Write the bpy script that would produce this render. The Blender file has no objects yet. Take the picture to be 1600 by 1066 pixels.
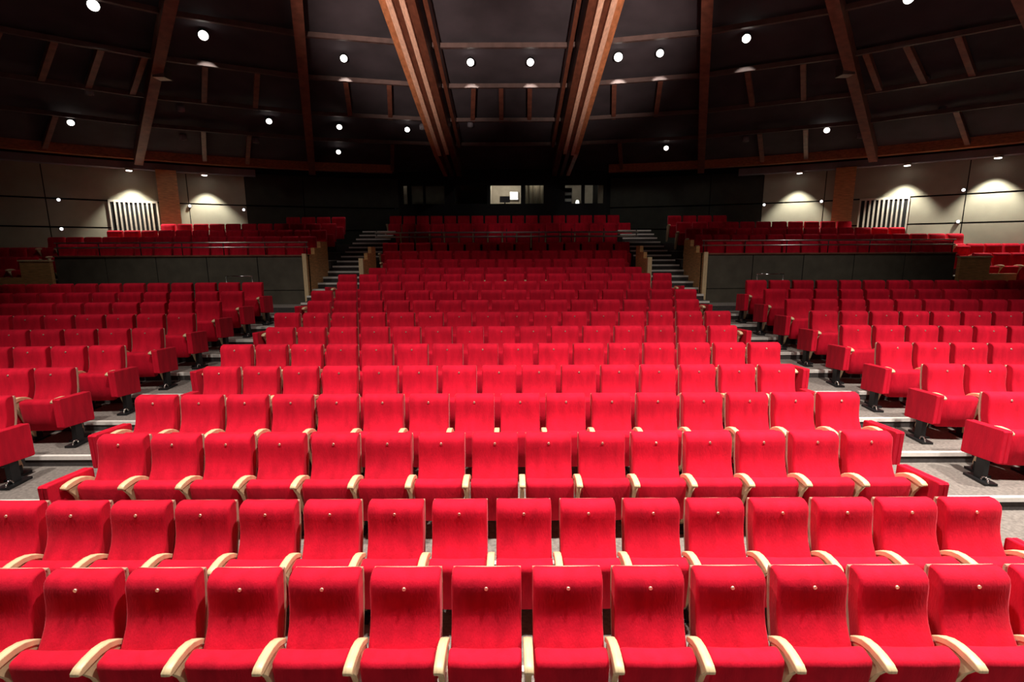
import bpy, bmesh, math, random
from mathutils import Vector, Matrix
random.seed(7)
C = bpy.context.scene.collection
S = bpy.context.scene
PI = math.pi
R_ = math.radians

# ------------------------------------------------------------------ camera, world, exposure, large lights
EYE = 3.16                                   # eye height above the front-row floor
cd = bpy.data.cameras.new('camera')
cd.sensor_width = 36.0
cd.lens = 18.0
cd.clip_end = 200
cam = bpy.data.objects.new('camera', cd)
C.objects.link(cam)
cam.location = (0.18, 0, EYE)
cam.rotation_euler = (Matrix.Rotation(R_(90) - math.atan(0.181), 3, 'X') @ Matrix.Rotation(R_(-0.24), 3, 'Z')).to_euler()
S.camera = cam

w = bpy.data.worlds.new('world')
S.world = w
w.use_nodes = True
w.node_tree.nodes['Background'].inputs[0].default_value = (0.55, 0.5, 0.5, 1)
w.node_tree.nodes['Background'].inputs[1].default_value = 0.012

S.view_settings.view_transform = 'Standard'
S.view_settings.look = 'None'
S.view_settings.exposure = 0.0
S.view_settings.gamma = 1.0
S.view_settings.use_curve_mapping = False


def spot(name, loc, target, watts, cone, blend=0.5, size=0.1, col=(1, 0.93, 0.84)):
    l = bpy.data.lights.new(name, 'SPOT')
    l.energy = watts
    l.spot_size = R_(cone)
    l.spot_blend = blend
    l.shadow_soft_size = size
    l.color = col
    o = bpy.data.objects.new(name, l)
    C.objects.link(o)
    o.location = loc
    o.rotation_euler = (Vector(target) - Vector(loc)).to_track_quat('-Z', 'Y').to_euler()
    return o


# house lights on the lighting bridge over the front stalls (above the frame)
for x, wt in ((-6.4, 1750), (-2.6, 2300), (1.2, 3000), (5.0, 4300), (8.4, 3900)):
    spot('house_light', (x, 3.75, 8.6), (x, 4.3, 0.4), wt, 98, 1.0, 0.16)
# weaker unseen fill lights added further back, aimed at the rear rows
for x, wt in ((-7.2, 620), (-2.4, 780), (2.4, 780), (7.2, 620)):
    spot('rear_fill_light', (x, 8.4, 8.7), (x * 1.05, 12.6, 1.2), wt, 64, 1.0, 0.16)
# unseen spots added out of the frame to light the timber beams
for sx in (-1, 1):
    spot('beam_fill_light', (sx * 2.15, 0.6, 3.5), (sx * 2.22, 12.0, 7.9), 8500, 24, 1.0, 0.12, (1, 0.82, 0.7))

# ------------------------------------------------------------------ materials


def mat(name, col, rough=0.6, metal=0.0, var=0.0, scale=8.0, bump=0.0, bscale=60.0, sheen=0.0, tint=(1, 1, 1), emit=None, stretch=None, coat=0.0, spec=0.5, objvar=0.0):
    m = bpy.data.materials.new(name)
    m.use_nodes = True
    nt = m.node_tree
    n, L = nt.nodes, nt.links
    b = n['Principled BSDF']
    b.inputs['Roughness'].default_value = rough
    b.inputs['Metallic'].default_value = metal
    b.inputs['Specular IOR Level'].default_value = spec
    b.inputs['Coat Weight'].default_value = coat
    b.inputs['Base Color'].default_value = (*col, 1)
    tc = n.new('ShaderNodeTexCoord')
    mp = n.new('ShaderNodeMapping')
    L.new(tc.outputs['Object'], mp.inputs['Vector'])
    if stretch:
        mp.inputs['Scale'].default_value = stretch
    if var:
        if objvar:
            oi0 = n.new('ShaderNodeObjectInfo')
            sc0 = n.new('ShaderNodeVectorMath')
            sc0.operation = 'SCALE'
            sc0.inputs['Scale'].default_value = 37.0
            L.new(oi0.outputs['Random'], sc0.inputs[0])
            L.new(sc0.outputs[0], mp.inputs['Location'])
        t = n.new('ShaderNodeTexNoise')
        t.inputs['Scale'].default_value = scale
        t.inputs['Detail'].default_value = 6
        L.new(mp.outputs[0], t.inputs['Vector'])
        r = n.new('ShaderNodeValToRGB')
        r.color_ramp.elements[0].position = 0.3
        r.color_ramp.elements[1].position = 0.7
        r.color_ramp.elements[0].color = (*[c * (1 - var) for c in col], 1)
        r.color_ramp.elements[1].color = (*[min(1, c * (1 + var)) for c in col], 1)
        L.new(t.outputs['Fac'], r.inputs[0])
        out = r.outputs[0]
        if objvar:
            oi = n.new('ShaderNodeObjectInfo')
            hs = n.new('ShaderNodeHueSaturation')
            mr = n.new('ShaderNodeMapRange')
            mr.inputs['To Min'].default_value = 1 - objvar
            mr.inputs['To Max'].default_value = 1 + objvar
            L.new(oi.outputs['Random'], mr.inputs['Value'])
            L.new(mr.outputs[0], hs.inputs['Value'])
            L.new(out, hs.inputs['Color'])
            out = hs.outputs[0]
        L.new(out, b.inputs['Base Color'])
    if bump:
        t2 = n.new('ShaderNodeTexNoise')
        t2.inputs['Scale'].default_value = bscale
        t2.inputs['Detail'].default_value = 4
        L.new(mp.outputs[0], t2.inputs['Vector'])
        bp = n.new('ShaderNodeBump')
        bp.inputs['Strength'].default_value = bump
        bp.inputs['Distance'].default_value = 0.01
        L.new(t2.outputs['Fac'], bp.inputs['Height'])
        L.new(bp.outputs[0], b.inputs['Normal'])
    if sheen:
        b.inputs['Sheen Weight'].default_value = sheen
        b.inputs['Sheen Roughness'].default_value = 0.35
        b.inputs['Sheen Tint'].default_value = (*tint, 1)
    if emit:
        b.inputs['Emission Color'].default_value = (*emit[0], 1)
        b.inputs['Emission Strength'].default_value = emit[1]
    return m


M = {}
M['velvet'] = mat('red_velvet', (0.60, 0.006, 0.028), 0.85, var=0.18, scale=11, bump=0.25, bscale=90, sheen=0.35, tint=(1, 0.25, 0.3), stretch=(1, 1, 0.25), spec=0.15, objvar=0.10)
M['beech'] = mat('pale_beech_wood', (0.74, 0.56, 0.33), 0.42, var=0.12, scale=14, stretch=(6, 1, 1), coat=0.15)
M['shell'] = mat('beech_plywood_shell', (0.62, 0.36, 0.26), 0.5, var=0.12, scale=9)
M['badge'] = mat('brass_badge', (0.85, 0.62, 0.5), 0.35, 0.7)
M['iron'] = mat('black_iron', (0.018, 0.018, 0.02), 0.5, 0.4, var=0.2)
M['chrome'] = mat('chrome', (0.75, 0.74, 0.72), 0.16, 1.0)
M['steel'] = mat('brushed_steel', (0.62, 0.58, 0.56), 0.28, 1.0, var=0.1, scale=40)
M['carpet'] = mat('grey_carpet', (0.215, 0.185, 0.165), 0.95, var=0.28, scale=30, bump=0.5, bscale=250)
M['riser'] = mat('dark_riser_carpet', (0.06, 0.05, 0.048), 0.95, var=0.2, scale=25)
M['nosing'] = mat('white_step_nosing', (0.82, 0.78, 0.73), 0.5, var=0.06, scale=20)
M['oak'] = mat('brown_oak_panel', (0.66, 0.36, 0.145), 0.5, var=0.25, scale=5, stretch=(1, 1, 7), coat=0.1)
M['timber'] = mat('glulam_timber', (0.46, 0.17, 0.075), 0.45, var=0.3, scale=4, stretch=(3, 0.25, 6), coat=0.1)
M['rib'] = mat('stained_timber_rib', (0.21, 0.075, 0.048), 0.5, var=0.3, scale=5, stretch=(1, 1, 1))
M['purlin'] = mat('dark_timber_purlin', (0.10, 0.055, 0.048), 0.55, var=0.25, scale=6)
M['shaded_timber'] = mat('shaded_glulam_timber', (0.13, 0.042, 0.024), 0.45, var=0.3, scale=4, stretch=(3, 0.25, 6), coat=0.1)  # shade between the lit beam stripes, put into the colour
M['lit_timber'] = mat('lit_glulam_timber', (0.72, 0.43, 0.31), 0.4, var=0.22, scale=5, stretch=(8, 0.25, 6), coat=0.15)  # lit beam undersides painted as a lighter timber
M['roof'] = mat('dark_acoustic_ceiling', (0.045, 0.034, 0.042), 0.9, var=0.3, scale=1.2)
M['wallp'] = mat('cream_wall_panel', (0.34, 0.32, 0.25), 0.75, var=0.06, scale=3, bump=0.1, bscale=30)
M['dark'] = mat('shaded_wall_panel', (0.030, 0.030, 0.022), 0.8, var=0.2, scale=3)  # darkened version of the wall panels for the unlit centre bays
M['black'] = mat('matt_black', (0.006, 0.006, 0.007), 0.85, var=0.2)
M['fascia'] = mat('dark_fascia_board', (0.095, 0.082, 0.060), 0.65, var=0.2, scale=3)
M['bulk'] = mat('grey_bulkhead_paint', (0.20, 0.185, 0.215), 0.7, var=0.08, scale=4)
M['slat'] = mat('pale_slat', (0.62, 0.58, 0.5), 0.6, var=0.08)
M['lamp'] = mat('lamp_lens', (1, 1, 1), 0.4, emit=((1, 0.93, 0.84), 7))
M['led'] = mat('marker_lamp', (1, 1, 1), 0.4, emit=((0.95, 0.95, 1), 4))
M['off'] = mat('unlit_lens', (0.25, 0.25, 0.26), 0.25, 0.2)
M['booth'] = mat('booth_interior_paint', (0.62, 0.55, 0.46), 0.8, var=0.12, scale=4)
M['panel_light'] = mat('booth_light_panel', (1, 1, 1), 0.5, emit=((1, 0.96, 0.88), 3.0))
M['paper'] = mat('cream_curtain', (0.60, 0.52, 0.40), 0.8, var=0.15, scale=6, stretch=(8, 1, 1))


def glass_mat():
    m = bpy.data.materials.new('booth_glass')
    m.use_nodes = True
    nt = m.node_tree
    n, L = nt.nodes, nt.links
    n.remove(n['Principled BSDF'])
    o = n['Material Output']
    t = n.new('ShaderNodeBsdfTransparent')
    t.inputs[0].default_value = (0.88, 0.9, 0.89, 1)
    g = n.new('ShaderNodeBsdfGlossy')
    g.inputs['Roughness'].default_value = 0.03
    fr = n.new('ShaderNodeFresnel')
    fr.inputs['IOR'].default_value = 1.45
    mx = n.new('ShaderNodeMixShader')
    L.new(fr.outputs[0], mx.inputs[0])
    L.new(t.outputs[0], mx.inputs[1])
    L.new(g.outputs[0], mx.inputs[2])
    L.new(mx.outputs[0], o.inputs['Surface'])
    return m


M['glass'] = glass_mat()

# ------------------------------------------------------------------ mesh helpers


class MB:
    """collects vertices and faces for ONE mesh object"""

    def __init__(s):
        s.v, s.f, s.sm, s.mi = [], [], [], []

    def add(s, vs, fs, smooth=False, mi=0):
        k = len(s.v)
        s.v += [tuple(p) for p in vs]
        for i, f in enumerate(fs):
            s.f.append([k + j for j in f])
            s.sm.append(smooth if isinstance(smooth, bool) else smooth[i])
            s.mi.append(mi)
        return s

    def box(s, x0, x1, y0, y1, z0, z1, mi=0):
        vs = [(x, y, z) for z in (z0, z1) for y in (y0, y1) for x in (x0, x1)]
        return s.add(vs, [(0, 2, 3, 1), (4, 5, 7, 6), (0, 1, 5, 4), (2, 6, 7, 3), (0, 4, 6, 2), (1, 3, 7, 5)], mi=mi)

    def hexa(s, b, t, mi=0):
        """b, t: four corners below and above, counter-clockwise from above"""
        return s.add(list(b) + list(t), [(3, 2, 1, 0), (4, 5, 6, 7), (0, 1, 5, 4), (1, 2, 6, 5), (2, 3, 7, 6), (3, 0, 4, 7)], mi=mi)

    def bar(s, a, b, wd, ht, up=(0, 0, 1), mi=0):
        a, b = Vector(a), Vector(b)
        d = (b - a).normalized()
        sd = d.cross(Vector(up)).normalized() * (wd / 2)
        u = sd.cross(d).normalized() * (ht / 2)
        vs = [a - sd - u, a + sd - u, a + sd + u, a - sd + u, b - sd - u, b + sd - u, b + sd + u, b - sd + u]
        return s.add(vs, [(0, 1, 2, 3), (7, 6, 5, 4), (0, 4, 5, 1), (1, 5, 6, 2), (2, 6, 7, 3), (3, 7, 4, 0)], mi=mi)

    def tube(s, a, b, r, n=8, r2=None, mi=0):
        a, b = Vector(a), Vector(b)
        r2 = r if r2 is None else r2
        d = (b - a).normalized()
        e = d.orthogonal().normalized()
        g = d.cross(e)
        vs = [a + (e * math.cos(2 * PI * i / n) + g * math.sin(2 * PI * i / n)) * r for i in range(n)]
        vs += [b + (e * math.cos(2 * PI * i / n) + g * math.sin(2 * PI * i / n)) * r2 for i in range(n)]
        fs = [(i, (i + 1) % n, n + (i + 1) % n, n + i) for i in range(n)] + [tuple(range(n))[::-1], tuple(range(n, 2 * n))]
        return s.add(vs, fs, [True] * n + [False, False], mi)

    def loft(s, prof, stations, bulge=0.0, hw=1.0, taper=0.0, mi=0):
        """closed (y, z) profile swept along x; stations = (x, inset)"""
        n = len(prof)
        P = [Vector((p[0], p[1])) for p in prof]
        area = sum(P[i].x * P[(i + 1) % n].y - P[(i + 1) % n].x * P[i].y for i in range(n))
        sg = 1 if area > 0 else -1
        N = []
        for i in range(n):
            e = P[(i + 1) % n] - P[i - 1]
            N.append(Vector((-e.y, e.x)).normalized() * sg)
        vs, fs, sm = [], [], []
        for x, ins in stations:
            for i in range(n):
                q = P[i] + N[i] * ins
                bl = bulge * (1 - min(1, abs(x) / hw) ** 2)
                xx = x * (1 - taper * (q.y - prof[0][1]))
                vs.append((xx, q.x - bl, q.y))
        m = len(stations)
        for k in range(m - 1):
            for i in range(n):
                j = (i + 1) % n
                a, b, c, d = k * n + i, k * n + j, (k + 1) * n + j, (k + 1) * n + i
                fs.append((a, d, c, b) if sg > 0 else (a, b, c, d))
                sm.append(True)
        c0, c1 = tuple(range(n)), tuple(range((m - 1) * n, m * n))
        fs += [c0, c1[::-1]] if sg < 0 else [c0[::-1], c1]
        sm += [False, False]
        return s.add(vs, fs, sm, mi)

    def flat(s):
        s.sm = [False] * len(s.f)
        return s

    def mesh(s, name, *mats):
        me = bpy.data.meshes.new(name)
        me.from_pydata(s.v, [], s.f)
        for m in mats:
            me.materials.append(m)
        me.polygons.foreach_set('use_smooth', s.sm)
        me.polygons.foreach_set('material_index', s.mi)
        me.update()
        bm = bmesh.new()
        bm.from_mesh(me)
        bmesh.ops.recalc_face_normals(bm, faces=bm.faces)
        bm.to_mesh(me)
        bm.free()
        return me

    def build(s, name, m, parent=None):
        return link(name, s.mesh(name, *(m if isinstance(m, (list, tuple)) else [m])), parent)


def link(name, me, parent=None):
    o = bpy.data.objects.new(name, me)
    C.objects.link(o)
    if parent:
        o.parent = parent
    return o


def empty(name, loc=(0, 0, 0), rz=0):
    o = bpy.data.objects.new(name, None)
    o.empty_display_size = 0.2
    C.objects.link(o)
    o.location = loc
    o.rotation_euler = (0, 0, rz)
    return o


def tag(o, label=None, cat=None, group=None, kind=None):
    for k, v in (('label', label), ('category', cat), ('group', group), ('kind', kind)):
        if v:
            o[k] = v
    return o


def structure(o):
    o['kind'] = 'structure'
    return o


def copy_tree(o, parent=None):
    c = o.copy()
    C.objects.link(c)
    if parent:
        c.parent = parent
    for ch in list(o.children):
        copy_tree(ch, c)
    return c


def pol(r, deg, z):
    return Vector((r * math.sin(R_(deg)), r * math.cos(R_(deg)), z))


# ------------------------------------------------------------------ plan of the hall (metres; +Y runs from the stage to the back)
PITCH = 0.55
ROW_Y = [3.24 + 0.942 * i for i in range(16)]          # back edge of each backrest
ROW_Z = [0.0, 0.02, 0.28, 0.43, 0.565, 0.70, 0.83, 0.965, 1.10, 1.235, 1.375, 1.51, 1.64, 1.85, 2.09, 2.36]
SIDE_X = 5.92                                          # inner edge of the first side-block backrest
SIDE_ROT = R_(4.0)
EDGE = [ROW_Y[0] - 0.82] + [ROW_Y[i] + 0.12 for i in range(15)]   # front edge of each platform

floor = structure(MB().box(-24, 24, -6, 26, -0.9, -0.02).build('floor', M['carpet']))


def platform(x0, x1, y0, y1, z, depth=0.5):
    b = MB()
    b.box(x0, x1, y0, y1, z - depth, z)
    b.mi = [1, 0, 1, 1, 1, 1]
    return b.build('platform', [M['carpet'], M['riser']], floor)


def nosing(x0, x1, y, z, rot=0.0, pivot=None):
    o = MB().box(x0, x1, y - 0.012, y + 0.045, z - 0.045, z + 0.006).build('step_nosing', M['nosing'], floor)
    return o


for i in range(12):
    y1 = EDGE[i + 1] + 0.02
    z = ROW_Z[i]
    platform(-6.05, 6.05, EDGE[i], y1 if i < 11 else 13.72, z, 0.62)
    if i >= 1:
        for a, b in ((-6.05, -4.42), (4.42, 6.05)):
            nosing(a, b, EDGE[i], z)
        nosing(-4.42, 4.42, EDGE[i], z)
    # side blocks, turned a little towards the stage
    if 1 <= i <= 11:
        for sx in (-1, 1):
            b = MB()
            y2 = y1 if i < 11 else 14.3
            p = [Vector((0, EDGE[i], 0)), Vector((11, EDGE[i], 0)), Vector((11, y2, 0)), Vector((0, y2, 0))]
            q = []
            for v in p:
                d = v - Vector((0, 0, 0))
                yy = v.y - (math.tan(SIDE_ROT) * v.x if v.x > 0 else 0)
                q.append(Vector((sx * (6.05 + v.x), yy, 0)))
            if sx < 0:
                q = [q[1], q[0], q[3], q[2]]
            b.hexa([v + Vector((0, 0, z - 0.6)) for v in q], [v + Vector((0, 0, z)) for v in q])
            b.mi = [1, 0, 1, 1, 1, 1]
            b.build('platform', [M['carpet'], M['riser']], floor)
# a level in front for the stage side
platform(-16, 16, -3, EDGE[0] + 0.01, -0.005, 0.5)

# centre rows 13 to 16 between the two stairs, then the cross aisle and the rear tier
for i in range(12, 16):
    y1 = EDGE[i + 1] if i < 15 else 19.0
    platform(-4.17, 4.17, EDGE[i] if i > 12 else 13.7, y1 + 0.02, ROW_Z[i], 0.7)
platform(-5.3, 5.3, 18.98, 20.4, 3.11, 1.2)
platform(-5.3, 5.3, 20.38, 21.85, 3.47, 1.2)
# cross passage in front of the two balcony fronts
for sx in (-1, 1):
    platform(*sorted((sx * 5.4, sx * 16.5)), 13.5, 14.45, 1.64, 0.5)
# the two stairs to the rear tier
STAIR = [(13.62 + 0.44 * k, 1.60 + 0.148 * (k + 1)) for k in range(15)]
for sx in (-1, 1):
    a, b = sorted((sx * 4.2, sx * 5.45))
    for k, (y, z) in enumerate(STAIR):
        y2 = y + 0.46 if k < 14 else 21.8
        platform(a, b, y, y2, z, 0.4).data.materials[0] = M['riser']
        nosing(a, b, y, z)

# ------------------------------------------------------------------ roof
ROOF = lambda r: EYE + 3.05 + 0.25 * (22.0 - r)
b = MB()
NS = 96
rings = [23.4, 19.4, 15.8, 12, 6, 0.4]
vs = [pol(r, 360 * k / NS, ROOF(r) + 0.13) for r in rings for k in range(NS)]
fs = []
for j in range(len(rings) - 1):
    for k in range(NS):
        k2 = (k + 1) % NS
        fs.append((j * NS + k, j * NS + k2, (j + 1) * NS + k2, (j + 1) * NS + k))
fs.append(tuple((len(rings) - 1) * NS + k for k in range(NS)))
vs2 = [v + Vector((0, 0, 0.2)) for v in vs]
b.add(vs, fs)
b.add(vs2, fs)
ceiling = structure(b.build('ceiling', M['roof']))

RIBS = [-61, -47, -34.5, -20, -6.5, 6.5, 20, 34.5, 47, 61]


def rib_deg(a, r):
    # the outer ribs lean in towards the stage
    return a * (1 - 0.0135 * (22 - r)) if abs(a) > 25 else a


# slender ribs
for a in (-61, -47, -34.5, -20, 20, 34.5, 47, 61):
    w_ = 0.24
    e0, e1 = pol(21.9, rib_deg(a, 21.9), 0), pol(13.7, rib_deg(a, 13.7), 0)
    pts = []
    for t in (0, 0.35, 0.7, 1.0, 1.35, 1.6):
        p = e0.lerp(e1, t)
        pts.append(Vector((p.x, p.y, ROOF(math.hypot(p.x, p.y)) - 0.10)))
    m = MB()
    for p, q in zip(pts, pts[1:]):
        m.bar(p, q, w_, 0.34)
    m.build('roof_rib', M['rib'], ceiling)
# joints where the long ribs are spliced
for a in (-34.5, 34.5):
    p = pol(16.15, rib_deg(a, 16.15), ROOF(16.15) - 0.22)
    MB().box(p.x - 0.15, p.x + 0.15, p.y - 0.15, p.y + 0.15, p.z - 0.1, p.z + 0.16).build('splice_plate', M['steel'], ceiling)
# purlins: one straight piece per bay
for r in (19.4, 17.7, 15.8, 14.05, 12.2):
    for a, c in zip(RIBS, RIBS[1:]):
        p, q = pol(r, rib_deg(a, r), ROOF(r) - 0.03), pol(r, rib_deg(c, r), ROOF(r) - 0.03)
        MB().bar(p, q, 0.10, 0.11).build('purlin', M['purlin'], ceiling)
# short battens between the purlins
for r0, a0, r1, a1 in [(15.8, -38.81, 17.7, -40.1), (15.8, -35.88, 17.7, -37.18), (15.8, -32.9, 17.7, -34.2), (15.8, -28.38, 17.7, -28.82), (15.8, -24.09, 17.7, -24.6),
                       (15.8, -42.0, 17.7, -43.4), (19.4, -39.53, 21.8, -40.6), (19.4, -29.16, 21.8, -29.35), (19.4, -25.37, 21.8, -25.83), (15.8, -16.1, 17.7, -15.9), (15.8, -11.87, 17.7, -11.95),
                       (19.4, -11.9, 21.8, -12.1), (15.8, 11.3, 17.7, 11.26), (15.8, 15.85, 17.7, 15.47), (15.8, 23.79, 17.7, 24.43), (15.8, 28.44, 17.7, 28.7), (15.8, 35.98, 17.7, 37.5), (15.8, 39.24, 17.7, 40.48),
                       (15.8, 33.16, 17.7, 34.43), (19.4, 39.7, 21.8, 40.69), (19.4, 25.16, 21.8, 25.55), (19.4, 29.0, 21.8, 29.23), (19.4, 11.9, 21.8, 12.1), (15.8, -3.25, 17.7, -3.48), (15.8, -0.38, 17.7, -0.45), (15.8, 2.63, 17.7, 2.51)]:
    MB().bar(pol(r0, a0, ROOF(r0) - 0.02), pol(r1, a1, ROOF(r1) - 0.02), 0.13, 0.14).build('batten', M['rib'], ceiling)
# ring beam that carries the ribs, broken by the control booth
for a0, a1 in ((-64, -12.1), (10.8, 64)):
    n = 14
    for k in range(n):
        p, q = [a0 + (a1 - a0) * t / n for t in (k, k + 1)]
        z0, z1 = 6.14, 6.50
        bb = [pol(21.65, p, z0), pol(21.65, q, z0), pol(21.95, q, z0), pol(21.95, p, z0)]
        MB().hexa(bb, [v + Vector((0, 0, z1 - z0)) for v in bb]).build('ring_beam', M['timber'], ceiling)

# main glulam beams: light and shade coloured into the members, slim hanger rail beside
for sx in (-1, 1):
    root = structure(empty('glulam_beam', (sx * 2.2, 20.9, 6.2)))
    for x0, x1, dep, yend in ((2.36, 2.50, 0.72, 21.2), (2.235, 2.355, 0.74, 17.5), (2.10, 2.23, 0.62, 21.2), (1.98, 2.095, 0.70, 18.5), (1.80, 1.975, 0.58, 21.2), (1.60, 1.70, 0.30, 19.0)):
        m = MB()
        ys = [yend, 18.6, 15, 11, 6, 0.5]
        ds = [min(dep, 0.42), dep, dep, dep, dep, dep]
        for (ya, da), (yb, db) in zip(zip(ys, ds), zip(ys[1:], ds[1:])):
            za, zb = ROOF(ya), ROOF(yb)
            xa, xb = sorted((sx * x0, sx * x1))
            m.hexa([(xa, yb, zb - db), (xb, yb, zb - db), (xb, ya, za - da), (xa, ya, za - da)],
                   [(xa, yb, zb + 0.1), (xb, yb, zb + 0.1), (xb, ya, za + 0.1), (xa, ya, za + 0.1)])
        o = m.build('beam_member', M['lit_timber'] if dep in (0.74, 0.70) else (M['timber'] if dep == 0.72 else M['shaded_timber']), root)
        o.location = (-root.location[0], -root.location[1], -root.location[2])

# ------------------------------------------------------------------ curved rear wall of separate panels
m = MB()
for k in range(64):
    a, c = -64 + 2 * k, -62 + 2 * k
    if c <= -11 or a >= 10:
        bb = [pol(22.55, a, 0), pol(22.55, c, 0), pol(22.9, c, 0), pol(22.9, a, 0)]
        m.hexa(bb, [v + Vector((0, 0, 6.45)) for v in bb])
wall = structure(m.build('wall_back', M['black']))
for a0, a1 in ((-61, -51), (-51, -41), (-41, -31), (-31, -26.2), (-26.2, -21), (-21, -11), (11, 21), (21, 25.8), (25.8, 31), (31, 41), (41, 51), (51, 61)):
    dk = abs(a0 + a1) / 2 < 25  # centre bays have their shade painted into the panel colour
    for z0, z1 in ((1.5, 3.88), (3.93, 4.78), (4.83, 5.98)):
        n = 4
        g = 0.035
        mm = MB()
        for t in range(n):
            p = a0 + g + (a1 - a0 - 2 * g) * t / n
            q = a0 + g + (a1 - a0 - 2 * g) * (t + 1) / n
            bb = [pol(22.36, p, z0), pol(22.36, q, z0), pol(22.46, q, z0), pol(22.46, p, z0)]
            mm.hexa(bb, [v + Vector((0, 0, z1 - z0)) for v in bb])
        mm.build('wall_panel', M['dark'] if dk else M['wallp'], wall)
# bulkhead above the panels
for k, (a0, a1) in enumerate(((-62, -25.2), (23.5, 62))):
    mm = MB()
    n = 16
    for t in range(n):
        p, q = a0 + (a1 - a0) * t / n, a0 + (a1 - a0) * (t + 1) / n
        bb = [pol(21.98, p, 5.86), pol(21.98, q, 5.86), pol(22.5, q, 5.86), pol(22.5, p, 5.86)]
        mm.hexa(bb, [v + Vector((0, 0, 0.22)) for v in bb])
    structure(mm.build('trim_%d' % (k + 1), M['bulk']))
# timber columns
for a in (-32.5, 32.5):
    mm = MB()
    p = pol(22.0, a, 0)
    mm.box(-0.30, 0.30, -0.17, 0.17, 1.6, 5.87)
    o = structure(mm.build('timber_column', M['oak']))
    o.location = p
    o.rotation_euler = (0, 0, -R_(a))
# side walls of the hall nearer than the picture shows, closing the room
for nm, sx in (('wall_left', -1), ('wall_right', 1)):
    mm = MB()
    for t in range(6):
        p, q = sx * (64 + t * 10), sx * (74 + t * 10)
        if sx < 0:
            p, q = q, p
        bb = [pol(22.55, p, -0.5), pol(22.55, q, -0.5), pol(22.9, q, -0.5), pol(22.9, p, -0.5)]
        mm.hexa(bb, [v + Vector((0, 0, 7)) for v in bb])
    structure(mm.build(nm, M['dark']))


def grille(a0, a1, label):
    a = (a0 + a1) / 2
    g = empty('wall_grille', pol(22.34, a, 3.75), -R_(a))
    tag(g, label, 'grille')
    wd = 22.3 * R_(abs(a1 - a0))
    h = 1.02 if a < 0 else 1.0
    MB().box(-wd / 2, wd / 2, -0.03, 0.0, 0, h).build('backing', M['black'], g)
    f = MB()
    f.box(-wd / 2 - 0.05, wd / 2 + 0.05, -0.06, 0.0, h, h + 0.07)
    f.box(-wd / 2 - 0.05, wd / 2 + 0.05, -0.06, 0.0, -0.07, 0)
    f.box(-wd / 2 - 0.05, -wd / 2, -0.06, 0.0, 0, h)
    f.box(wd / 2, wd / 2 + 0.05, -0.06, 0.0, 0, h)
    f.build('frame', M['slat'], g)
    n = 10
    for k in range(1, n):
        x = -wd / 2 + wd * k / n
        MB().box(x - 0.027, x + 0.027, -0.075, -0.02, 0, h).build('slat', M['slat'], g)


grille(-36.85, -33.55, 'dark wall grille with upright pale slats left of the left timber column')
grille(33.9, 37.25, 'dark wall grille with upright pale slats beside the right timber column')

# wall washers under the bulkhead
for a, wt, lab in ((-35.2, 75, 'small wall-washer lamp above the left slatted grille'), (-29.5, 70, 'small wall-washer lamp right of the left timber column'),
                   (28.8, 70, 'small wall-washer lamp left of the right timber column'), (36.9, 80, 'small wall-washer lamp above the right slatted grille'),
                   (42.6, 95, 'small wall-washer lamp at the far right end of the bulkhead')):
    p = pol(21.93, a, 5.80)
    o = empty('wall_washer', p, -R_(a))
    tag(o, lab, 'lamp', 'wall washers under the bulkhead')
    MB().tube((0, 0, 0.07), (0, 0, -0.02), 0.11, 14).build('housing', M['steel'], o)
    MB().tube((0, 0, -0.015), (0, 0, -0.035), 0.085, 14).build('lens', M['lamp'], o)
    q = pol(21.86, a, 5.72)
    spot('washer_light', q, pol(21.90, a, 4.0), wt * 6.0, 86, 0.6, 0.04, (1, 0.95, 0.80))
# marker lamps on the wall joints
for i, (a, z, lab) in enumerate(((-40.2, 4.76, 'upper white marker lamp at the far left of the rear wall'), (-40.3, 3.84, 'lower white marker lamp at the far left of the rear wall'),
                  (-30.95, 4.72, 'white marker lamp on the panel joint right of the left timber column'), (-26.5, 4.64, 'white marker lamp between the left column and the left upper seats'),
                  (26.0, 4.75, 'white marker lamp left of the right wall-washed panel'), (30.8, 4.79, 'white marker lamp just left of the right timber column'),
                  (40.8, 4.93, 'upper white marker lamp on the far right panel joint'), (40.75, 3.95, 'lower white marker lamp on the far right panel joint'))):
    o = empty('marker_lamp', pol(22.33, a, z), -R_(a))
    tag(o, lab, 'lamp', 'marker lamps on the rear wall')
    MB().tube((0, 0.03, 0), (0, -0.03, 0), 0.06, 12).build('housing', M['steel'], o)
    mm = MB()
    mm.tube((0, -0.03, 0), (0, -0.06, 0), 0.045, 12, 0.03)
    mm.build('lens', M['led'], o)

# ------------------------------------------------------------------ control booth
BX0, BX1, BY = -4.62, 4.12, 21.9
root = structure(empty('control_room', (0, BY, 0)))


def bw(x0, x1, z0, z1, y0=0.0, y1=0.12, m='black', nm='wall_panel'):
    return MB().box(x0, x1, y0, y1, z0, z1).build(nm, M[m], root)


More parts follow.
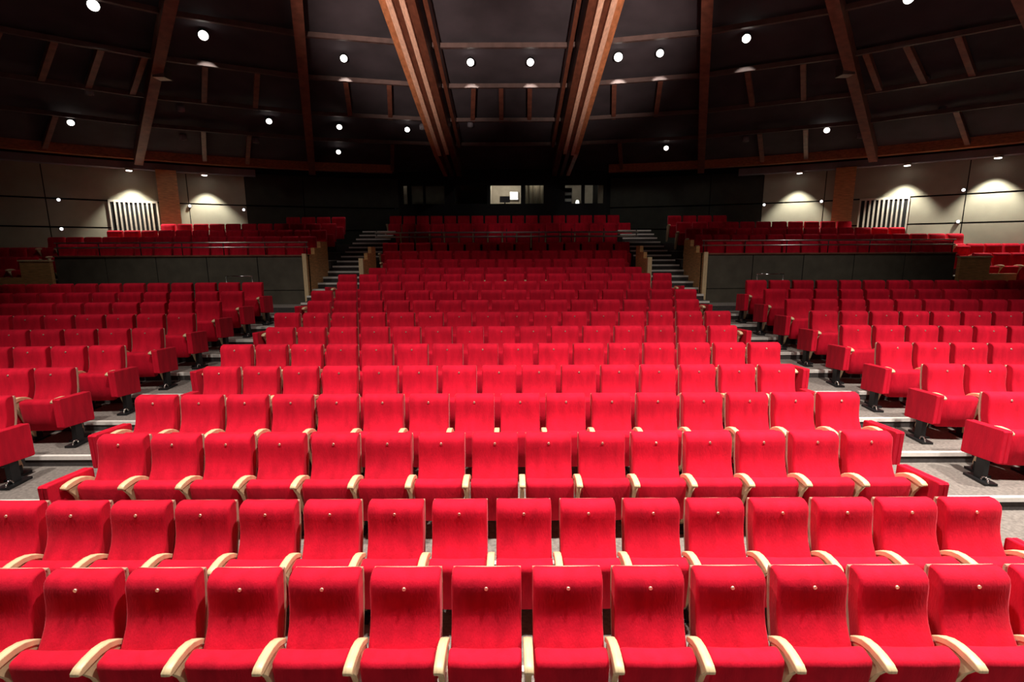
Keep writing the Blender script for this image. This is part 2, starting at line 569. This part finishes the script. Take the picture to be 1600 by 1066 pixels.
Z0, Z1 = 4.96, 5.74
WIN = [(-4.36, -3.45), (-3.40, -2.56), (-2.2, -0.80), (-0.72, 0.60), (0.72, 1.54), (2.37, 3.10), (3.19, 4.03)]
bw(BX0, BX1, 2.6, Z0)
bw(BX0, BX1, Z1, 6.42)
xs = [BX0] + [v for p in WIN for v in p] + [BX1]
for k in range(0, len(xs), 2):
    bw(xs[k], xs[k + 1], Z0, Z1)
bw(BX0, BX0 + 0.1, 2.6, 6.42, 0.12, 3.2)
bw(BX1 - 0.1, BX1, 2.6, 6.42, 0.12, 3.2)
bw(BX0, BX1, 6.36, 6.42, 0.12, 3.2, nm='roof_slab')
bw(BX0, BX1, 4.3, 4.36, 0.12, 3.2, nm='floor_slab')
bw(BX0, BX1, 4.36, 6.36, 3.1, 3.2, 'booth', 'rear_wall')
for x in (-2.3, -0.76 - 0.06, 1.9):
    bw(x, x + 0.1, 4.36, 6.36, 0.14, 3.1, 'booth', 'partition')
for k, (a, c) in enumerate(WIN):
    o = structure(empty('window_%d' % (k + 1), (0, BY, 0)))
    MB().box(a, c, 0.05, 0.062, Z0, Z1).build('pane', M['glass'], o)
    f = MB()
    t = 0.025
    f.box(a, c, 0.02, 0.1, Z0, Z0 + t)
    f.box(a, c, 0.02, 0.1, Z1 - t, Z1)
    f.box(a, a + t, 0.02, 0.1, Z0 + t, Z1 - t)
    f.box(c - t, c, 0.02, 0.1, Z0 + t, Z1 - t)
    f.build('frame', M['black'], o)
# what stands inside the booth
o = empty('light_panel', (0.30, BY + 2.98, 5.42))
tag(o, 'square glowing light panel on the rear wall of the lit booth room', 'lamp')
MB().box(-0.2, 0.2, 0.0, 0.1, -0.02, 0.36).build('housing', M['steel'], o)
MB().box(-0.18, 0.18, -0.02, 0.0, 0.0, 0.34).build('diffuser', M['panel_light'], o)
o = empty('curtain', (0.78, BY + 0.45, 4.37))
tag(o, 'cream curtain hanging behind the second lit booth window', 'curtain')
mm = MB()
for k in range(9):
    mm.tube((0.09 * k, 0.05 * (k % 2), 0), (0.09 * k, 0.05 * (k % 2), 1.9), 0.07, 8)
mm.build('drape', M['paper'], o)
mm = MB()
mm.tube((-0.1, 0.02, 1.9), (0.85, 0.02, 1.9), 0.018)
mm.build('curtain_rail', M['steel'], o)
o = empty('control_desk', (-0.1, BY + 0.75, 4.36))
tag(o, 'grey control desk behind the middle booth window', 'desk')
MB().box(-0.6, 0.7, -0.25, 0.3, 0.60, 0.64).build('desktop', M['bulk'], o)
for x in (-0.57, 0.64):
    MB().box(x, x + 0.04, -0.2, 0.25, 0, 0.6).build('leg', M['iron'], o)
o = empty('monitor', (-0.1, BY + 0.8, 5.0))
tag(o, 'dark monitor with a pale edge on the control desk', 'monitor')
MB().box(-0.22, 0.22, 0, 0.03, 0.1, 0.36).build('screen', M['bulk'], o)
MB().box(-0.03, 0.03, 0.0, 0.03, 0, 0.1).build('neck', M['iron'], o)
MB().box(-0.12, 0.12, -0.08, 0.1, 0, 0.012).build('foot', M['iron'], o)
o = empty('equipment_rack', (2.72, BY + 0.5, 4.36))
tag(o, 'grey equipment rack behind the right booth window', 'rack')
MB().box(-0.3, 0.02, 0, 0.5, 0, 1.3).build('cabinet', M['bulk'], o)
for k in range(5):
    MB().box(-0.28, 0.0, -0.02, 0, 0.62 + 0.13 * k, 0.72 + 0.13 * k).build('rack_unit', M['steel'] if k % 2 else M['black'], o)
o = empty('desk_lamp', (2.98, BY + 0.55, 4.36))
tag(o, 'small lit desk lamp low behind the right booth window', 'lamp')
MB().tube((0, 0, 0), (0, 0, 0.03), 0.09, 12).build('base', M['iron'], o)
MB().tube((0, 0, 0.03), (0, 0, 0.66), 0.014).build('stem', M['steel'], o)
MB().tube((0, 0, 0.64), (0, 0, 0.8), 0.09, 12, 0.05).build('shade', M['panel_light'], o)
o = empty('door', (3.93, BY + 0.2, 4.37))
o.name = 'booth_door'
tag(o, 'open pale wooden door edge at the right end of the booth', 'door')
MB().box(-0.14, 0.08, 0, 0.045, 0, 1.9).build('leaf', M['paper'], o)
MB().tube((-0.08, -0.05, 0.95), (-0.08, 0, 0.95), 0.02).build('handle', M['steel'], o)
o = empty('wall_post', (-4.24, BY + 0.3, 4.37))
tag(o, 'pale upright post at the left end of the booth windows', 'post')
mm = MB()
mm.box(-0.09, 0.05, 0, 0.1, 0, 1.9)
mm.build('shaft', M['paper'], o)
MB().box(-0.12, 0.08, -0.03, 0.13, 0, 0.05).build('base_plate', M['iron'], o)


def booth_light(x, y, z, wt):
    l = bpy.data.lights.new('booth_light', 'POINT')
    l.energy = wt
    l.shadow_soft_size = 0.15
    l.color = (1, 0.9, 0.76)
    o = bpy.data.objects.new('booth_light', l)
    C.objects.link(o)
    o.location = (x, BY + y, z)


booth_light(-0.1, 1.6, 6.2, 58)
booth_light(1.2, 0.26, 6.1, 5)
booth_light(3.5, 1.0, 6.2, 26)
booth_light(-4.3, 0.2, 6.2, 9.0)

# ------------------------------------------------------------------ balcony fronts, rails, half walls
for sx, side in ((-1, 'left'), (1, 'right')):
    f = empty('balcony_front', (sx * 8.9, 14.3, 1.64))
    tag(f, 'dark board balcony front below the %s upper seats' % side, 'balcony front', 'balcony fronts of the two upper side blocks')
    x0, x1 = sx * 5.45 - f.location.x, sx * 12.45 - f.location.x
    n = 5
    for k in range(n):
        a, c = sorted((x0 + (x1 - x0) * k / n, x0 + (x1 - x0) * (k + 1) / n))
        MB().box(a + 0.012, c - 0.012, 0.02, 0.08, 0.0, 0.38).build('board', M['fascia'], f)
        MB().box(a + 0.012, c - 0.012, 0.02, 0.08, 0.40, 1.33).build('board', M['fascia'], f)
    a, c = sorted((x0, x1))
    MB().box(a, c, 0.04, 0.12, 0, 1.33).build('backing', M['black'], f)
    MB().box(a, c, -0.01, 0.16, 1.33, 1.37).build('cap_rail', M['rib'], f)
    g = empty('guard_rail', (sx * 8.9, 14.4, 3.01))
    tag(g, 'two-bar metal guard rail on top of the %s balcony front' % side, 'rail', 'guard rails of the upper seats')
    for zz in (0.21, 0.34):
        MB().tube((a, 0, zz), (c, 0, zz), 0.018, 8).build('bar', M['steel'], g)
    n = 6
    for k in range(n + 1):
        x = a + 0.05 + (c - a - 0.1) * k / n
        MB().tube((x, 0.02, 0), (x, 0.02, 0.35), 0.014, 6).build('post', M['iron'], g)
    # brown side wall of the balcony along the stair
    h = empty('stair_side_wall', (sx * 5.50, 14.22, 1.64))
    tag(h, 'brown wooden side wall between the %s stair and the dark balcony front' % side, 'wall panel', 'wooden walls along the rear stairs')
    steps = [(0.0, 0.62, 1.38), (0.62, 1.12, 1.56), (1.12, 1.70, 1.74)]
    for y0, y1, z1 in steps:
        MB().box(-0.05, 0.05, y0 + 0.004, y1 - 0.004, 0.0, z1).build('panel', M['oak'], h)
    MB().box(-0.055, 0.055, -0.03, 0.0, 0, 1.40).build('edge_post', M['beech'], h)
    # half wall at the rows 13 to 16
    h = empty('half_wall', (sx * 4.10, 14.72, 1.64))
    tag(h, 'low brown wooden half wall between the %s stair and the centre seats' % side, 'wall panel', 'wooden half walls beside the centre block')
    for y0, y1, z0, z1 in ((0.06, 0.50, 0, 1.22), (0.50, 0.95, 0, 1.40), (0.95, 1.45, 0, 1.58)):
        MB().box(-0.05, 0.05, y0 + 0.004, y1 - 0.004, z0, z1).build('panel', M['oak'], h)
    MB().box(-0.06, 0.06, -0.04, 0.06, 0, 1.26).build('edge_post', M['beech'], h)
    # stub wall at the outer end of the balcony front
    h = empty('stub_wall', (sx * 12.95, 14.25, 1.64))
    tag(h, 'brown wooden stub wall at the outer end of the %s balcony front' % side, 'wall panel', 'stub walls at the outer ends of the balcony fronts')
    MB().box(-0.42, 0.42, 0, 0.1, 0.0, 1.22).build('panel', M['oak'], h)
    xa, xb = sorted((sx * 0.42, sx * 1.2))
    MB().box(xa, xb, 0, 0.1, 0.0, 0.78).build('panel', M['oak'], h)
    MB().box(-0.45, 0.45, -0.02, 0.12, 1.22, 1.26).build('cap_rail', M['beech'], h)
    # low chromed rail behind the last side row
    g = empty('low_rail', (sx * 6.75, 13.1, 1.51))
    tag(g, 'short chrome rail behind the last row of the %s stalls' % side, 'rail', 'chrome rails behind the side stalls')
    MB().tube((-0.35, 0, 0.98), (0.35, 0, 0.98), 0.016).build('bar', M['chrome'], g)
    for x in (-0.33, 0.33):
        MB().tube((x, 0, 0), (x, 0, 0.98), 0.014).build('post', M['chrome'], g)

g = empty('guard_rail', (0, 18.9, 2.36))
tag(g, 'long two-bar metal guard rail in front of the rearmost centre seats', 'rail', 'guard rails of the upper seats')
for zz in (1.22, 1.37):
    MB().tube((-4.75, 0, zz), (4.75, 0, zz), 0.03, 8).build('bar', M['steel'], g)
for k in range(9):
    x = -4.7 + 9.4 * k / 8
    MB().tube((x, 0.03, 0), (x, 0.03, 1.5), 0.016, 6).build('post', M['iron'], g)

# platforms of the upper side blocks (five straight rows in steps)
UP = [(15.40, 2.33), (16.35, 2.56), (17.30, 2.79), (18.30, 3.04), (19.35, 3.32)]
for sx in (-1, 1):
    for k, (y, z) in enumerate(UP):
        y0 = y - 0.86 if k else 14.42
        y1 = UP[k + 1][0] - 0.86 if k < 4 else 20.2
        xo = math.sqrt(22.3 ** 2 - y1 ** 2)
        platform(*sorted((sx * 5.56, sx * (xo if k else 13.3))), y0, y1 + 0.01, z, 0.8)
    for k, (y, z) in enumerate(((14.0, 1.75), (15.05, 1.98), (15.95, 2.25))):
        platform(*sorted((sx * (13.4 if k else 14.2), sx * 17.0)), y - (0.68 if k == 1 else 0.78), y + 0.14, z, 0.6)

# ------------------------------------------------------------------ the seat and its parts
BACK = [(-.335, .37), (-.318, .45), (-.275, .53), (-.226, .60), (-.190, .665), (-.168, .735), (-.159, .80), (-.156, .865), (-.153, .915), (-.142, .957), (-.110, .986), (-.06, .998), (-.022, .992),
        (-.012, .96), (-.018, .86), (-.04, .70), (-.085, .54), (-.16, .37)]
SHELL = [(-.155, .36), (-.080, .54), (-.034, .70), (-.012, .86), (-.008, .955), (-.012, .975), (.004, .975), (.010, .95), (.004, .86), (-.018, .70), (-.064, .535), (-.140, .355)]
CUSH = [(-.395, .20), (-.418, .215), (-.440, .40), (-.458, .575), (-.452, .608), (-.432, .622), (-.36, .632), (-.335, .622), (-.325, .59), (-.318, .40), (-.312, .24), (-.33, .205)]
ARM = [(-.20, .585), (-.25, .622), (-.31, .652), (-.38, .668), (-.46, .668), (-.525, .658), (-.555, .640), (-.556, .618), (-.53, .606), (-.46, .612), (-.38, .614), (-.31, .60), (-.25, .572), (-.205, .545)]
PANEL = [(-.520, .615), (-.30, .600), (-.22, .56), (-.12, .12), (-.14, .06), (-.24, .06), (-.28, .12), (-.44, .50)]


def st(hw, ins=0.02):
    return [(-hw, ins), (-hw + .006, ins * .4), (-hw + .022, 0), (-hw * .5, 0), (0, 0), (hw * .5, 0), (hw - .022, 0), (hw - .006, ins * .4), (hw, ins)]


ME = {}
ME['backrest'] = MB().loft(BACK, st(.236, .018), bulge=.010, hw=.236).mesh('backrest', M['velvet'])
ME['back_shell'] = MB().loft(SHELL, [(-.2345, 0), (0, 0), (.2345, 0)]).mesh('back_shell', M['shell'])
ME['seat_cushion'] = MB().loft(CUSH, st(.232, .014), bulge=.012, hw=.232).mesh('seat_cushion', M['velvet'])
ME['armrest'] = MB().loft(ARM, [(-.030, .008), (-.026, .001), (0, 0), (.026, .001), (.030, .008)]).mesh('armrest', M['beech'])
ME['arm_panel'] = MB().loft(PANEL, [(-.020, .003), (-.017, 0), (.017, 0), (.020, .003)]).mesh('arm_panel', M['beech'])
mm = MB()
mm.box(-.028, .028, -.235, -.145, .03, .14)
mm.box(-.05, .05, -.33, -.05, 0, .03)
ME['leg'] = mm.mesh('leg', M['iron'])
ME['number_badge'] = MB().tube((0, -.158, .918), (0, -.170, .917), .012, 10).mesh('number_badge', M['badge'])
BOX = [(-.64, .31), (-.655, .325), (-.665, .69), (-.65, .705), (-.14, .665), (-.125, .65), (-.12, .27), (-.135, .255)]
ME['end_panel'] = MB().loft(BOX, [(-.048, .008), (-.043, 0), (-.008, 0), (-.004, .006), (.004, .006), (.008, 0), (.043, 0), (.048, .008)]).flat().mesh('end_panel', M['velvet'])
mm = MB()
mm.box(-.03, .03, -.46, -.34, .03, .30)
mm.box(-.07, .07, -.56, -.24, 0, .03)
ME['end_leg'] = mm.mesh('end_leg', M['iron'])
mm = MB()
pts = [Vector((0.0, -.50 - .05 * math.cos(t), .03 + .06 * math.sin(t))) for t in [PI * k / 6 for k in range(7)]]
for p, q in zip(pts, pts[1:]):
    mm.tube(p, q, .010, 6)
ME['floor_bracket'] = mm.mesh('floor_bracket', M['chrome'])


def make_seat(full=True):
    s = empty('theatre_seat')
    bk = link('backrest', ME['backrest'], s)
    if full:
        link('back_shell', ME['back_shell'], s)
        link('number_badge', ME['number_badge'], bk)
    link('seat_cushion', ME['seat_cushion'], s)
    a = link('armrest', ME['armrest'], s)
    a.location.x = -PITCH / 2
    a = link('arm_panel', ME['arm_panel'], s)
    a.location.x = -PITCH / 2
    a = link('leg', ME['leg'], s)
    a.location.x = -PITCH / 2
    return s


def finish_end(s, side, last_arm, panel=True, gap=0.088):
    """row ends: the outer arm and the boxed, upholstered end panel"""
    x = side * PITCH / 2
    if last_arm:
        for nm in ('armrest', 'arm_panel', 'leg'):
            o = link(nm, ME[nm], s)
            o.location.x = x
    if panel:
        x += side * gap
        o = link('end_panel', ME['end_panel'], s)
        o.location.x = x
        o = link('end_leg', ME['end_leg'], s)
        o.location.x = x
        o = link('floor_bracket', ME['floor_bracket'], s)
        o.location.x = x + side * 0.03


ORD = ['first', 'second', 'third', 'fourth', 'fifth', 'sixth', 'seventh', 'eighth', 'ninth', 'tenth', 'eleventh', 'twelfth', 'thirteenth', 'fourteenth', 'fifteenth', 'sixteenth']
protos = [make_seat(True), make_seat(False)]
used = [False, False]


def seat(x, y, z, rz, full, label, group):
    k = 0 if full else 1
    if not used[k]:
        s = protos[k]
        used[k] = True
    else:
        s = copy_tree(protos[k])
    pend.append((s, (x, y, z), rz, label, group))
    return s


pend = []
ends = []
for i in range(12):
    n = 15 if i % 2 == 0 else 16
    row = 'front row' if i == 0 else ORD[i] + ' row'
    for k in range(n):
        if i == 0 and k == 0:
            continue
        x = (k - (n - 1) / 2) * PITCH
        if i == 0:
            lab = 'red velvet front-row seat, %s from the left edge of the photo' % ORD[k - 1]
            if k == 1:
                lab = 'red velvet tip-up front-row seat cut by the left edge of the photo'
        elif k == 0:
            lab = 'red velvet seat at the left aisle end of centre-block %s' % row
        elif k == n - 1:
            lab = 'red velvet seat at the right aisle end of centre-block %s' % row
        else:
            lab = 'red velvet seat, %s from the left aisle, %s of the centre block' % (ORD[k], row)
        s = seat(x, ROW_Y[i], ROW_Z[i], 0, i < 8, lab, 'red seats of the centre block')
        if k == n - 1:
            ends.append((s, 1, True, i < 12))
        elif k == 0 and i > 0:
            ends.append((s, -1, False, True))


def side_pos(sx, i, k):
    x = SIDE_X + 0.235 + k * PITCH
    return sx * (SIDE_X + 0.235 + k * PITCH * math.cos(SIDE_ROT)), ROW_Y[i] - k * PITCH * math.sin(SIDE_ROT) - 0.02


CT = 1 / math.hypot(1, .181)
n_side = 0
for sx, side in ((-1, 'left'), (1, 'right')):
    for i in range(3, 11):
        k = 0
        while True:
            x, y = side_pos(sx, i, k)
            zc = y * CT + (EYE - ROW_Z[i] - .6) * .178
            # stop where the row leaves the picture
            if abs(x - 0.18) - 0.30 > zc * 1.0 or k > 13:
                break
            lab = 'red velvet seat, %s from the aisle, %s of the %s side block' % (ORD[k], 'nearest row' if i == 3 else ORD[i - 3] + ' row', side)
            if k == 0:
                lab = 'red velvet seat with boxed end panel, %s of the %s side block' % ('nearest row' if i == 3 else ORD[i - 3] + ' row', side)
            s = seat(x, y, ROW_Z[i], -sx * SIDE_ROT if True else 0, i < 8, lab, 'red seats of the %s side block' % side)
            n_side += 1
            if k == 0:
                ends.append((s, -sx, sx < 0, 0.135))
            elif sx < 0:
                pass
            k += 1
for s, side, arm, pan in ends:
    finish_end(s, side, arm, bool(pan), pan if isinstance(pan, float) else 0.088)
for s, loc, rz, lab, grp in pend:
    s.location = loc
    s.rotation_euler = (0, 0, rz)
    tag(s, lab, 'seat', grp)
# the nearest side rows whose first seat lies outside the picture still show nothing more
print('individual seats', len(pend), 'side', n_side)

# all seats further back: too many to pick apart, one object
far = []
for i in range(12, 16):
    n = (14, 13, 14, 15)[i - 12]
    for k in range(n):
        far.append(((k - (n - 1) / 2) * PITCH, ROW_Y[i], ROW_Z[i], 0))
for y, z, n in ((20.2, 3.11, 17), (21.35, 3.47, 17)):
    for k in range(n):
        far.append(((k - (n - 1) / 2) * PITCH - (0.1 if y > 21 else -0.1), y, z, 0))
for sx in (-1, 1):
    for k, ((y, z), nx) in enumerate(zip(UP, (13, 16, 14, 11, 4))):
        for j in range(nx):
            x = SIDE_X + 0.235 + j * PITCH
            if x > 1.02 * y * CT + 0.5 or math.hypot(x + .25, y) > 21.9:
                break
            far.append((sx * x, y - j * PITCH * 0.02, z, -sx * R_(2)))
    for y, z in ((14.0, 1.75), (15.05, 1.98), (15.95, 2.25)):
        for j in range(1 if y < 14.5 else 0, 5):
            far.append((sx * (13.75 + j * PITCH), y, z, -sx * R_(3)))
mm = MB()
parts = [('backrest', 0, 0), ('seat_cushion', 0, 0), ('armrest', 1, -PITCH / 2), ('arm_panel', 1, -PITCH / 2)]
for x, y, z, rz in far:
    T = Matrix.Translation((x, y, z)) @ Matrix.Rotation(rz, 4, 'Z')
    for nm, mi, dx in parts:
        me = ME[nm]
        mm.add([T @ (v.co + Vector((dx, 0, 0))) for v in me.vertices], [tuple(p.vertices) for p in me.polygons], True, mi)
me = bpy.data.meshes.new('distant_seats')
me.from_pydata(mm.v, [], mm.f)
me.materials.append(M['velvet'])
me.materials.append(M['beech'])
me.polygons.foreach_set('use_smooth', mm.sm)
me.polygons.foreach_set('material_index', mm.mi)
me.update()
o = link('distant_seats', me)
tag(o, 'distant rows of red seats in the rear tier and upper side blocks', 'seats', None, 'stuff')
print('distant seats', len(far))

# ------------------------------------------------------------------ ceiling lamps
# (x, y, lit strength, label)
LAMPS = [(-8.41, 11.61, 1.5, 'bright ceiling spotlight in the upper left corner, outside the long left rib'),
         (-6.93, 12.92, 1.4, 'bright ceiling spotlight between the two left ribs, above its lit streak'),
         (-4.12, 14.27, 0.8, 'ceiling spotlight between the inner left rib and the left double beam'),
         (-0.89, 14.69, 1.0, 'left one of the two ceiling spotlights between the double beams'),
         (0.70, 14.70, 1.0, 'right one of the two ceiling spotlights between the double beams'),
         (2.97, 14.38, 1.5, 'large bright ceiling spotlight just right of the right double beam'),
         (3.98, 14.13, 0.9, 'ceiling spotlight left of the inner right rib, beside the largest spotlight'),
         (5.81, 13.32, 1.1, 'bright ceiling spotlight just right of the inner right rib'),
         (8.32, 11.54, 1.0, 'ceiling spotlight cut by the upper edge of the photo, far right'),
         (-12.38, 15.49, 0.7, 'small ceiling spotlight low at the far left above the ring beam'),
         (-7.36, 16.92, 0.7, 'small ceiling spotlight low between the two left ribs'),
         (-5.42, 17.67, 0.6, 'upper one of two small spotlights right of the inner left rib'),
         (-3.30, 18.14, 0.6, 'small ceiling spotlight just left of the foot of the left double beam'),
         (-6.06, 19.42, 0.5, 'lower one of two small spotlights right of the inner left rib'),
         (5.73, 19.27, 0.6, 'small ceiling spotlight low beside the inner right rib'),
         (10.08, 16.97, 0.7, 'small ceiling spotlight low between the two right ribs')]
for x, y, k, lab in LAMPS:
    r = math.hypot(x, y)
    a = math.degrees(math.atan2(x, y))
    z = ROOF(r)
    o = empty('ceiling_spotlight', (x, y, z + 0.13), -R_(a))
    tag(o, lab, 'spotlight', 'lit ceiling spotlights')
    s_ = 0.62 + 0.26 * k
    MB().tube((0, 0, 0.0), (0, 0, -0.10), 0.02, 8).build('stem', M['iron'], o)
    MB().tube((0, 0.10, -0.06), (0, -0.04, -0.15), 0.12 * s_, 14).build('can', M['iron'], o)
    hd = MB()
    prev = None
    d = Vector((0, -0.14, -0.09)).normalized()
    c0 = Vector((0, -0.042, -0.151))
    hd.tube(c0, c0 + d * 0.045 * s_, 0.105 * s_, 14, 0.085 * s_)
    hd.tube(c0 + d * 0.045 * s_, c0 + d * 0.075 * s_, 0.085 * s_, 14, 0.03)
    hd.build('lens', M['lamp'], o)
    q = Vector((x, y, z - 0.15))
    if k > 0.75 and abs(a) < 30:
        # aimed up the rear rows; its upper edge grazes the next purlin
        spot('spotlight_beam', pol(r + 0.15, a, z - 0.1), pol(r + 1.2, a, z - 0.70), (85 if abs(a) < 20 else 55) * k, 39, 0.35, 0.03)
    elif k > 0.75:
        spot('spotlight_beam', pol(r + 0.15, a, z - 0.1), pol(r + 1.2, a, z - 1.45), (150 if abs(a) < 20 else 90) * k, 76, 1.0, 0.03)
    else:
        spot('spotlight_beam', q - Vector((0, 0, .12)), (x * 0.97, y - 1.5, 2.0), 45 * k, 60, 0.8, 0.06)
UNLIT = [(-10.87, 14.37, 'unlit ceiling lamp high at the far left outside the long left rib'), (-9.35, 15.75, 'upper unlit ceiling lamp right of the long left rib'), (-10.35, 17.33, 'lower unlit ceiling lamp right of the long left rib'),
         (-8.40, 18.13, 'unlit ceiling lamp above the ring beam left of the inner left rib'), (-2.79, 18.14, 'unlit lamp beside the foot of the left double beam'), (-1.67, 18.05, 'left one of two unlit lamps between the double beams'),
         (-1.18, 18.08, 'right one of two unlit lamps between the double beams'), (8.12, 18.26, 'unlit ceiling lamp right of the inner right rib above the ring beam'), (11.26, 17.11, 'unlit ceiling lamp at the foot of the long right rib'),
         (10.74, 14.02, 'upper unlit ceiling lamp right of the long right rib'), (12.18, 15.16, 'lower unlit ceiling lamp right of the long right rib')]
for x, y, lab in UNLIT:
    r = math.hypot(x, y)
    a = math.degrees(math.atan2(x, y))
    o = empty('ceiling_lamp', (x, y, ROOF(r) + 0.13), -R_(a))
    tag(o, lab, 'lamp', 'unlit ceiling lamps')
    MB().tube((0, 0, 0), (0, 0, -0.16), 0.10, 12).build('can', M['bulk'], o)
    MB().tube((0, 0, -0.155), (0, 0, -0.18), 0.085, 12, 0.05).build('lens', M['off'], o)
